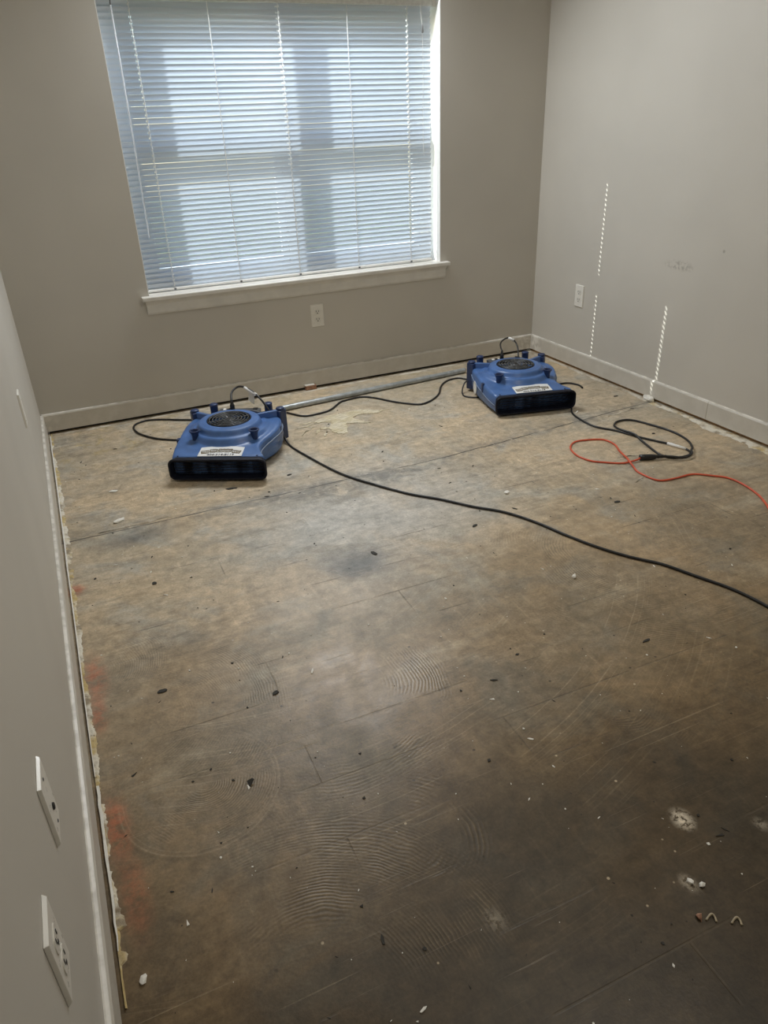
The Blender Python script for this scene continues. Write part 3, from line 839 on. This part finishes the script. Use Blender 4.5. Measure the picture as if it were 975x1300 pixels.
def air_mover(loc, rz, label, flip_label):
    t = empty('air_mover', loc, rz); tag(t, label, 'air mover', 'blue air movers drying the room')
    P = lambda nm, bm, m, par=t, **k: finish(nm, bm, m, par, **k)
    body = P('housing', body_mesh(), M_blue, smooth=True)
    b = body.modifiers.new('edge', 'EDGE_SPLIT') ; b.split_angle = math.radians(50)
    nz = P('outlet_nozzle', nozzle_mesh(), M_mouth)
    nz.data.polygons.foreach_set('use_smooth', [True]*len(nz.data.polygons))
    e = nz.modifiers.new('edge', 'EDGE_SPLIT'); e.split_angle = math.radians(40)
    bm = bmesh.new()
    for k in range(5):
        z = .027 + .0127*k; box(bm, (-.18, .020, z-.0008), (.18, .024, z+.0008))
    P('mouth_bar', bm, M_mouth, nz)
    for sx in (-.165, .155):
        bm = bmesh.new(); lathe(bm, [(0, .0028), (.0022, .0024), (.0034, 0)], 10, (sx, .040, hgt(sx, .04)-.0005)); P('screw', bm, M_slot, nz)
    # underside feet
    for sx, sy in ((-.15, .06), (.12, .08), (-.15, .40), (.14, .40)):
        bm = bmesh.new(); lathe(bm, [(0, .0005), (.016, .0005), (.018, .004), (.018, .020), (0, .020)], 14, (sx, sy, 0)); P('floor_foot', bm, M_blk)
    # intake: well, fan, grille
    bm = bmesh.new(); lathe(bm, [(0, .1285), (GR-.001, .1285), (GR-.0005, .158)], 48, (GC[0], GC[1], 0)); P('intake_well', bm, M_blk)
    fan = bmesh.new(); lathe(fan, [(0, .150), (.020, .149), (.026, .140), (.026, .1295)], 20, (GC[0], GC[1], 0)); fh = P('fan_hub', fan, M_blk, smooth=True)
    for k in range(9):
        a = 2*PI*k/9; bm = bmesh.new()
        v = []
        for rr, da, z in ((.026, 0, .132), (.080, .25, .130), (.080, .45, .146), (.026, .40, .146)):
            v.append(bm.verts.new((GC[0]+rr*math.cos(a+da), GC[1]+rr*math.sin(a+da), z)))
        bm.faces.new(v); bmesh.ops.solidify(bm, geom=bm.faces[:], thickness=.0015); P('fan_blade', bm, M_blk, fh)
    gr = bmesh.new()
    tube(gr, [(GC[0]+(GR-.001)*math.cos(2*PI*k/56), GC[1]+(GR-.001)*math.sin(2*PI*k/56), GZ) for k in range(56)], .0022, 6, closed=True)
    g = P('intake_grille', gr, M_blk, smooth=True)
    for j in range(1, 7):
        R = .0135*j; bm = bmesh.new()
        tube(bm, [(GC[0]+R*math.cos(2*PI*k/48), GC[1]+R*math.sin(2*PI*k/48), GZ+.0015) for k in range(48)], .0019, 6, closed=True)
        P('grille_ring', bm, plain_grille, g, smooth=True)
    for j in range(4):
        a = PI*j/4 + .5; bm = bmesh.new()
        tube(bm, [(GC[0]-(GR-.002)*math.cos(a), GC[1]-(GR-.002)*math.sin(a), GZ), (GC[0]+(GR-.002)*math.cos(a), GC[1]+(GR-.002)*math.sin(a), GZ)], .0016, 6)
        P('grille_spoke', bm, plain_grille, g)
    bm = bmesh.new(); lathe(bm, [(0, .004), (.010, .004), (.012, .0)], 16, (GC[0], GC[1], GZ)); P('grille_cap', bm, M_blk, g)
    # front stacking feet: flared cups on the deck
    for sx, sy in ((-.127, .172), (.119, .178)):
        z0 = hgt(sx, sy)-.012; zt = .1515
        bm = bmesh.new(); lathe(bm, [(.013, z0), (.014, zt-.02), (.018, zt-.009), (.0225, zt-.003), (.0225, zt), (.0155, zt), (.012, zt-.012), (0, zt-.013)], 22, (sx, sy, 0))
        f = P('stacking_foot', bm, M_navy, smooth=True)
        f.modifiers.new('edge', 'EDGE_SPLIT').split_angle = math.radians(45)
        bm = B(((sx-.005, sy+.006, z0), (sx+.005, sy+.035, zt-.012))); P('rib', bm, M_blue, f)
    # rear corner posts, which the machine stands on when upright
    for sx, sy, an in ((-.193, .405, .55), (.183, .420, -.55), (-.128, .478, .2), (.118, .482, -.2)):
        big = abs(sx) > .15; bm = bmesh.new()
        poly = rrect(.036 if big else .034, .046 if big else .024, .008, 3)
        prism(bm, poly, .012, .146 if big else .148); place(bm, Matrix.Translation((sx, sy, 0)) @ Matrix.Rotation(an, 4, 'Z'))
        po = P('rear_post', bm, M_navy, bevel=.003)
        bm = bmesh.new(); lathe(bm, [(0, .0), (.018, .0), (.019, .006), (.015, .010), (0, .010)], 16, (sx, sy, .1465)); P('post_cap', bm, M_navy, po, smooth=True)
        if big:
            # gusset that runs from the ring to the post
            bm = bmesh.new(); d = Vector((sx-GC[0], sy-GC[1], 0)).normalized(); nn = Vector((-d.y, d.x, 0))*.009
            a = Vector((GC[0], GC[1], 0))+d*.128; c_ = Vector((sx, sy, 0))-d*.012
            vs = [bm.verts.new(Vector((q.x, q.y, z))) for q, z in ((a-nn, .120), (a+nn, .120), (c_+nn, .105), (c_-nn, .105), (a-nn*.8, .153), (a+nn*.8, .153), (c_+nn, .148), (c_-nn, .148))]
            for f in ((0,3,2,1),(4,5,6,7),(0,1,5,4),(1,2,6,5),(2,3,7,6),(3,0,4,7)): bm.faces.new([vs[i] for i in f])
            P('gusset', bm, M_blue, po, bevel=.003)
    # control panel at the rear
    bm = bmesh.new(); pf = [(-.10, .395), (-.095, .470), (.085, .474), (.10, .400), (.055, .424), (0, .432), (-.06, .422)]
    prism(bm, pf, .108, .1415)
    for v in bm.verts:
        if v.co.z > .12: v.co.z -= .12*max(0, v.co.y-.425)
    pn = P('control_panel', bm, M_panel, bevel=.002)
    for x0, y0, w, h, z, m in ((-.075, .432, .012, .018, .144, M_paper), (-.055, .440, .010, .016, .143, M_blk), (-.040, .445, .008, .012, .1425, M_paper), (.055, .445, .020, .016, .1425, M_blk)):
        P('switch', B(((x0, y0, .132), (x0+w, y0+h, z))), m, pn, bevel=.001)
    # grey seam between the two shells
    for s in (1, -1):
        pts = []
        for p in OUT:
            if p.x*s > 0 and p.y < .40 and p.y > .031:
                nr = (p-OC).normalized(); y = p.y
                zt = hgt(p.x*.9, p.y)
                z = (.060 + .16*(y-.03) if s > 0 else .046 + .13*(y-.03)); z = min(z, .092)
                pts.append(Vector((p.x, p.y, z)) + nr*.0035)
        pts.sort(key=lambda q: q.y if True else 0)
        bm = bmesh.new(); tube(bm, pts, .0024, 6); P('seam', bm, M_seam, body, smooth=True)
    # side latch and round white label
    for sx, y0 in ((.196, .30), (-.206, .17)):
        P('latch', B(((sx-.004, y0, .060), (sx+.008, y0+.022, .112))), M_navy, bevel=.003)
    bm = bmesh.new(); lathe(bm, [(0, .001), (.034, .001), (.034, 0)], 28); place(bm, Matrix.Translation((-.2113, .285, .058)) @ Matrix.Rotation(-PI/2, 4, 'Y') @ Matrix.Diagonal((.95, .75, 1, 1)))
    P('side_label', bm, M_stick)
    # sticker on the sloping deck
    sl_ = math.atan(.115); ax, ay = .004, .036
    MS = Matrix.Translation((ax, ay, hgt(0, ay)+.0006)) @ Matrix.Rotation(sl_, 4, 'X') 
    w2, hS = .089, .069
    bm = bmesh.new(); top = [(w2 - 2*w2*k/16, hS + .010*(1-((k-8)/8)**2)) for k in range(17)]
    prism(bm, [(-w2, 0), (w2, 0)] + top, 0, .0005); place(bm, MS)
    st = P('sticker', bm, M_stick)
    OFF = Matrix.Translation((0, .032, .0006))
    ban = bmesh.new()
    for x0, x1, y0, y1 in ((-.080, -.049, -.006, .017), (-.047, -.016, .001, .023), (-.014, .043, .003, .025), (.045, .079, -.006, .017)):
        n = 8; lo, hi = [], []
        for k in range(n+1):
            x = x0 + (x1-x0)*k/n; j = .0018*(k % 2)
            for lst, y in ((lo, y0-j), (hi, y1+j)):
                an = x/ARC_R; rad = ARC_R*1.0 + y
                lst.append(ban.verts.new((rad*math.sin(an), rad*math.cos(an)-ARC_R, 0)))
        for k in range(n): ban.faces.new((lo[k], lo[k+1], hi[k+1], hi[k]))
    bmesh.ops.solidify(ban, geom=ban.faces[:], thickness=.0002); place(ban, MS @ OFF); P('banner', ban, M_olive, st)
    for s, x0, y0, size, m, dz in (('The', -.064, .001, .0165, M_stick, .0004), ('Sinn', -.0315, .0070, .0145, M_stick, .0004), ('Restoration', .0145, .0105, .0100, M_stick, .0004), ('LLC', .062, .0005, .0165, M_stick, .0004)):
        bm = arch(arc_text(s, size, .0004), x0, y0); place(bm, MS @ OFF @ Matrix.Translation((0, 0, dz))); P('lettering', bm, m, st)
    for x0, x1, yy in ((-.045, .043, -.0035),):
        bm = bmesh.new(); lo, hi = [], []
        for k in range(13):
            x = x0+(x1-x0)*k/12; an = x/ARC_R
            for lst, y in ((lo, yy-.001), (hi, yy+.001)): lst.append(bm.verts.new(((ARC_R+y)*math.sin(an), (ARC_R+y)*math.cos(an)-ARC_R, .0003)))
        for k in range(12):
            if k % 4 != 3: bm.faces.new((lo[k], lo[k+1], hi[k+1], hi[k]))
        bmesh.ops.solidify(bm, geom=bm.faces[:], thickness=.0001); place(bm, MS @ OFF); P('fine_print', bm, M_brown, st)
    bm = arc_text('404-514-8119', .0195, .0004); place(bm, MS @ Matrix.Translation((.002, .0040, .0010))); P('phone_number', bm, M_ink, st)
    return t
plain_grille = plain('grille_wire', (.10, .105, .11), .28, spec=.6)
LM, LRZ = (.613, -.913, 0), math.radians(-27.73)
RM, RRZ = (2.125, -.902, 0), math.radians(-13.94)
air_mover(LM, LRZ, 'blue low air mover on the floor below the left half of the window', 1)
air_mover(RM, RRZ, 'blue low air mover on the floor near the right back corner', 0)

# ------------------------------------------------------------------ cords
def plug(pts, parent, r=.009, n='plug'):
    a, b = Vector(pts[0]), Vector(pts[1]); P = [a.lerp(b, f) for f in (0, .15, .45, .6, .62, .72, .74, .84, .86, 1)]
    bm = bmesh.new(); tube(bm, P, r, 10, rr=[r, r*1.05, r, r*.78, r*.62, r*.7, r*.58, r*.64, r*.52, r*.5])
    return finish(n, bm, M_blk, parent, smooth=True)
def cord(label, paths, r, mat, group=None, name='power_cord'):
    bm = bmesh.new()
    for p in paths: tube(bm, catmull(p, 6), r, 8)
    o = finish(name, bm, mat, smooth=True); tag(o, label, 'cord', group); return o
R0 = .0046
zf = R0+.0004
def fl(pts, z=None): return [(a, b, zf if z is None else z) for a, b in pts]
A = [(.790,-.501,.178),(.803,-.455,.197),(.831,-.419,.206),(.856,-.429,.213),(.878,-.479,.210),(.898,-.533,.196),(.917,-.577,.165),(.936,-.607,.120),(.956,-.615,.070),(.968,-.640,.030)] + \
    fl([(.975,-.70),(.99,-.80),(1.06,-1.075),(1.142,-1.243),(1.226,-1.381),(1.308,-1.477),(1.381,-1.581),(1.457,-1.67),(1.512,-1.784),(1.55,-1.908),(1.592,-2.017),(1.641,-2.108),(1.697,-2.185),(1.735,-2.275),(1.779,-2.383),(1.797,-2.489),(1.80,-2.62)])
ca = cord('long black cord running from the left air mover across the open floor', [A], R0, M_cord)
plug([(.790,-.501,.1385),(.790,-.501,.186)], ca, .0105)
def label_tag(parent, a, b, sz, drop):
    # paper tag wrapped on the cord with a hanging flag
    a, b = Vector(a), Vector(b); bm = bmesh.new(); tube(bm, [a, a.lerp(b, .5), b], R0+.0022, 8); s = finish('cord_sleeve', bm, M_paper, parent, smooth=True)
    mid = a.lerp(b, .55); d = (b-a).normalized(); bm = bmesh.new()
    dn = Vector(drop).normalized()*sz; w = d*sz*.42
    vs = [bm.verts.new(p) for p in (mid-w, mid+w, mid+w+dn, mid-w+dn*.92)]
    bm.faces.new(vs); bmesh.ops.solidify(bm, geom=bm.faces[:], thickness=.0006); finish('flag', bm, M_paper, s)
label_tag(ca, (.866,-.452,.2125), (.897,-.530,.197), .050, (-.15, -.25, -1))

Bc = fl([(.62,-.50),(.595,-.455),(.555,-.404),(.465,-.332),(.403,-.232),(.386,-.15),(.40,-.093),(.452,-.063),(.523,-.085),(.612,-.142),(.72,-.20),(.85,-.235),(.97,-.24),(1.051,-.246),(1.092,-.308),(1.146,-.389),(1.223,-.397),(1.293,-.374),(1.369,-.300),(1.406,-.285),(1.492,-.275),(1.548,-.323),(1.61,-.427),(1.665,-.493),(1.713,-.527),(1.783,-.502),(1.859,-.436),(1.929,-.332),(2.001,-.270),(2.07,-.262),(2.10,-.31)])
Bc[0] = (.62, -.50, .03)
cord('black cord looping left of the left air mover and snaking to the right one', [Bc], R0, M_cord)
# right mover's lead at its left side
Dc = [(2.030,-.47,.055),(2.005,-.455,.05),(1.975,-.475,.022)] + fl([(1.955,-.52),(1.975,-.565),(2.01,-.58)]) + [(2.03,-.60,.035)]
cord('short loop of black lead hanging from the left side of the right air mover', [Dc], .0036, M_cord)
Ec = [(2.214,-.460,.178),(2.235,-.410,.197),(2.269,-.377,.207),(2.305,-.372,.215),(2.322,-.395,.210),(2.331,-.411,.192),(2.322,-.445,.168),(2.303,-.477,.138)]
ce = cord('short black pigtail arching over the back of the right air mover', [Ec], .0040, M_cord)
plug([(2.214,-.460,.1385),(2.214,-.460,.184)], ce, .0100)
label_tag(ce, (2.308,-.374,.2145), (2.326,-.400,.206), .022, (.25, -.3, -.6))
Fc = fl([(2.395,-.66),(2.445,-.624),(2.499,-.619),(2.53,-.638),(2.545,-.683),(2.535,-.725)])
cord('short curl of black lead right of the right air mover', [Fc], R0, M_cord)
# doubled cord in front of the right wall
Gp = [(2.300,-.885,.030),(2.300,-.940,.012)] + fl([(2.272,-.985),(2.252,-1.051),(2.248,-1.173),(2.298,-1.266),(2.334,-1.37),(2.39,-1.491),(2.409,-1.568),(2.375,-1.61),(2.305,-1.600),(2.279,-1.551),(2.303,-1.444)]) + \
     [(2.316,-1.385,.010),(2.322,-1.345,.0142),(2.312,-1.300,.0142),(2.309,-1.265,.012),(2.318,-1.235,.008)] + fl([(2.335,-1.205),(2.376,-1.179),(2.434,-1.19),(2.47,-1.264),(2.498,-1.391),(2.482,-1.494)]) + \
     [(2.433,-1.568,.010),(2.405,-1.590,.0142),(2.375,-1.622,.0142),(2.330,-1.630,.011),(2.292,-1.606,.0142),(2.262,-1.578,.0125)]
cg = cord('black cord doubled back in a loop on the floor by the right wall', [Gp], R0, M_cord)
cp = plug([(2.176,-1.547,.0125),(2.275,-1.588,.0125)], cg, .0118, 'connector')
label_tag(cg, (2.385,-1.480,.0060), (2.408,-1.560,.0060), .022, (.6, -.6, .05))
ro = .0038
Oc = [(2.182,-1.550,.0125),(2.150,-1.552,.008)] + fl([(2.093,-1.542),(2.035,-1.500),(2.0,-1.464),(1.985,-1.40),(2.006,-1.325),(2.055,-1.280),(2.106,-1.278),(2.183,-1.312),(2.192,-1.377),(2.165,-1.440)], ro+.0004) + \
     [(2.146,-1.490,.007),(2.132,-1.520,.0120),(2.119,-1.550,.0122),(2.105,-1.590,.008)] + fl([(2.091,-1.634),(2.094,-1.700),(2.115,-1.736),(2.183,-1.746),(2.257,-1.750),(2.311,-1.796),(2.346,-1.839),(2.350,-1.905),(2.333,-1.976),(2.313,-2.021),(2.281,-2.072),(2.222,-2.145),(2.17,-2.22)], ro+.0004)
cord('orange extension cord curling across the floor from the black connector', [Oc], ro, M_org, name='extension_cord')

# ------------------------------------------------------------------ pipe on the floor by the back wall
pa, pb = Vector((1.066, -.262, .0142)), Vector((2.155, -.185, .0142))
bm = bmesh.new(); tube(bm, [pa, pa.lerp(pb, .33), pa.lerp(pb, .66), pb], .0138, 18, caps=False)
tube(bm, [pb, pb.lerp(pa, .33), pb.lerp(pa, .66), pa], .0122, 18, caps=False)
pipe = finish('metal_pipe', bm, M_pipe, smooth=True); tag(pipe, 'grey metal pipe lying on the floor along the back wall', 'pipe')
d = (pb-pa).normalized()
for p in (pa, pb):
    bm = bmesh.new(); tube(bm, [p-d*.0012, p+d*.0012], .0139, 18, caps=False); tube(bm, [p+d*.0012, p-d*.0012], .0118, 18, caps=False)
    finish('pipe_end', bm, M_panel, pipe)

# ------------------------------------------------------------------ small loose things
sh = finish('wood_shim', B(((1.283, -.036, .0042), (1.343, -.0135, .026))), M_rust, bevel=.002)
tag(sh, 'small brown wood block stuck under the back baseboard behind the pipe', 'wood block')
finish('plaster_crust', B(((1.281, -.034, .0262), (1.333, -.0135, .0305))), M_chip, sh, bevel=.0015)

def chip(x, y, sx, sy, sz, label, mat=None, cat='chip', seed=0, name='plaster_chip'):
    o = blob(name, (0, 0, .0003), sx, sy, sz, mat or M_chip, None, seed, 1)
    o.location = (x, y, .0003); o.rotation_euler.z = random.Random(seed).uniform(0, 3)
    tag(o, label, cat); return o
chip(.207, -1.066, .024, .013, .006, 'flat white plaster chip on the floor left of the left air mover', seed=1)
chip(.222, -.80, .020, .008, .003, 'thin pale plaster sliver between the left wall and left air mover', seed=2)
chip(1.42, -2.116, .010, .008, .007, 'round white plaster crumb just this side of the long black cord', seed=3)
chip(1.551, -1.54, .014, .010, .006, 'white plaster chip just beyond the long black cord', seed=4)
chip(.985, -3.023, .006, .006, .005, 'left of two tiny white crumbs in the dark right foreground', seed=5)
chip(.998, -3.038, .006, .006, .005, 'right of two tiny white crumbs in the dark right foreground', seed=6)
chip(.052, -2.765, .013, .007, .004, 'white plaster scrap on the floor under the nearest outlet', seed=7)
chip(2.30, -.985, .020, .004, .003, 'thin white sliver beside the front corner of right air mover', seed=8)
chip(.948, -3.080, .0075, .006, .006, 'reddish brown lump beside a bent fastener in the foreground', M_rust, 'crumb', 9, 'brown_lump')
# folded dark flake with a torn white edge
bm = bmesh.new(); prism(bm, [(-.004, -.009), (.009, .003), (.006, .0075), (-.006, .008)], 0, .0012)
for v in bm.verts: v.co.z += .010*max(0, v.co.x+v.co.y+.006)/.03
fk = finish('dark_flake', bm, M_chipd); fk.location = (.322, -2.446, .0005); tag(fk, 'dark folded flake with white torn edge inside the trowel loop', 'flake')
bm = bmesh.new(); prism(bm, [(-.0085, -.014), (-.0035, -.0098), (-.006, -.002), (-.0085, -.006)], 0, .0012); finish('torn_edge', bm, M_chip, fk)
# bent fasteners in the foreground
def vclip(x, y, rz, label):
    bm = bmesh.new(); tube(bm, catmull([(-.013, -.004, .003), (-.003, .004, .004), (.004, .007, .005), (.008, .002, .004), (.007, -.010, .003)], 4), .0024, 7)
    o = finish('bent_fastener', bm, M_tan, smooth=True); o.location = (x, y, -.0002); o.rotation_euler.z = rz; o.scale = (.8, .8, .8); tag(o, label, 'fastener', 'bent fasteners'); return o
vclip(.966, -3.090, -.35, 'tan bent fastener beside the reddish brown lump')
vclip(1.000, -3.113, -.35, 'tan bent fastener lying alone right of the brown lump')
# dark flakes big enough to pick out
FL = [(.640,-1.000,.026,.007,'long dark flake in front of the left air mover'),
      (.260,-1.548,.009,.008,'small dark flake left of the plank ghosts'), (.199,-2.062,.012,.008,'dark flake near the orange spray mark'),
      (.454,-2.197,.010,.007,'dark crumb in the middle of the floor left of centre'), (.938,-1.705,.008,.016,'dark oblong flake on the grey stain'),
      (1.86,-1.79,.014,.006,'dark flake below the orange cord'), (1.32,-1.70,.013,.006,'dark flake below the middle of the long cord'),
      (2.60,-.90,.014,.006,'dark flake near the right baseboard'), (2.42,-1.36,.008,.006,'rust speck inside the black cord loop'),
      (1.40,-2.45,.016,.004,'dark sliver right of the trowel ridges'), (.88,-.99,.012,.005,'dark flake right of the left air mover')]
for i, (x, y, a, b, lb) in enumerate(FL):
    rnd = random.Random(300+i); bm = bmesh.new(); n = 9
    prism(bm, [(a*math.cos(2*PI*k/n)*rnd.uniform(.7, 1.1), b*math.sin(2*PI*k/n)*rnd.uniform(.7, 1.1)) for k in range(n)], 0, .0022)
    o = finish('dark_flake', bm, M_chipd); o.location = (x, y, .0005); o.rotation_euler.z = rnd.uniform(-.4, .4); tag(o, lb, 'flake')
# uncountable crumbs
def crumbs(name, n, mat, seed, smin, smax, label, flat):
    rnd = random.Random(seed); bm = bmesh.new()
    for i in range(n):
        if rnd.random() < .5: x, y = rnd.uniform(.05, W-.06), rnd.uniform(-3.2, -.1)
        else:
            a = rnd.uniform(0, 1); y = -3.2 + 2.9*a*a**.2; x = rnd.uniform(.05, 1.4 + .9*a)
        # keep clear of the machines, cords and pipe
        bad = False
        for (mx, my), rz in (((LM[0], LM[1]), LRZ), ((RM[0], RM[1]), RRZ)):
            lx = (x-mx)*math.cos(-rz) - (y-my)*math.sin(-rz); ly = (x-mx)*math.sin(-rz) + (y-my)*math.cos(-rz)
            if -.25 < lx < .25 and -.05 < ly < .52: bad = True
        if y > -.3 and x > 1.0: bad = True
        if bad: continue
        s = smin*(smax/smin)**(rnd.random()**1.6); el = rnd.choice((1, 1, 1.5, 3.2)); an = rnd.uniform(0, PI)
        ca_, sa_ = math.cos(an), math.sin(an); k = rnd.choice((3, 4, 5)); h = s*flat
        top, low = [], []
        for j in range(k):
            q = 2*PI*j/k; px = s*el*math.cos(q)*rnd.uniform(.7, 1.2); py = s*math.sin(q)*rnd.uniform(.7, 1.2)
            X, Y = x+px*ca_-py*sa_, y+px*sa_+py*ca_
            low.append(bm.verts.new((X, Y, .0003))); top.append(bm.verts.new((X, Y, .0003+h*rnd.uniform(.6, 1.2))))
        bm.faces.new(top)
        for j in range(k): bm.faces.new((low[j], low[(j+1) % k], top[(j+1) % k], top[j]))
    o = finish(name, bm, mat); tag(o, label, 'debris', None, 'stuff'); return o
crumbs('dark_debris', 300, M_chipd, 11, .0010, .0042, 'fine dark crumbs scattered over the bare concrete floor', .5)
crumbs('pale_debris', 420, M_chip, 12, .0007, .0032, 'fine white plaster crumbs scattered over the bare concrete floor', .6)
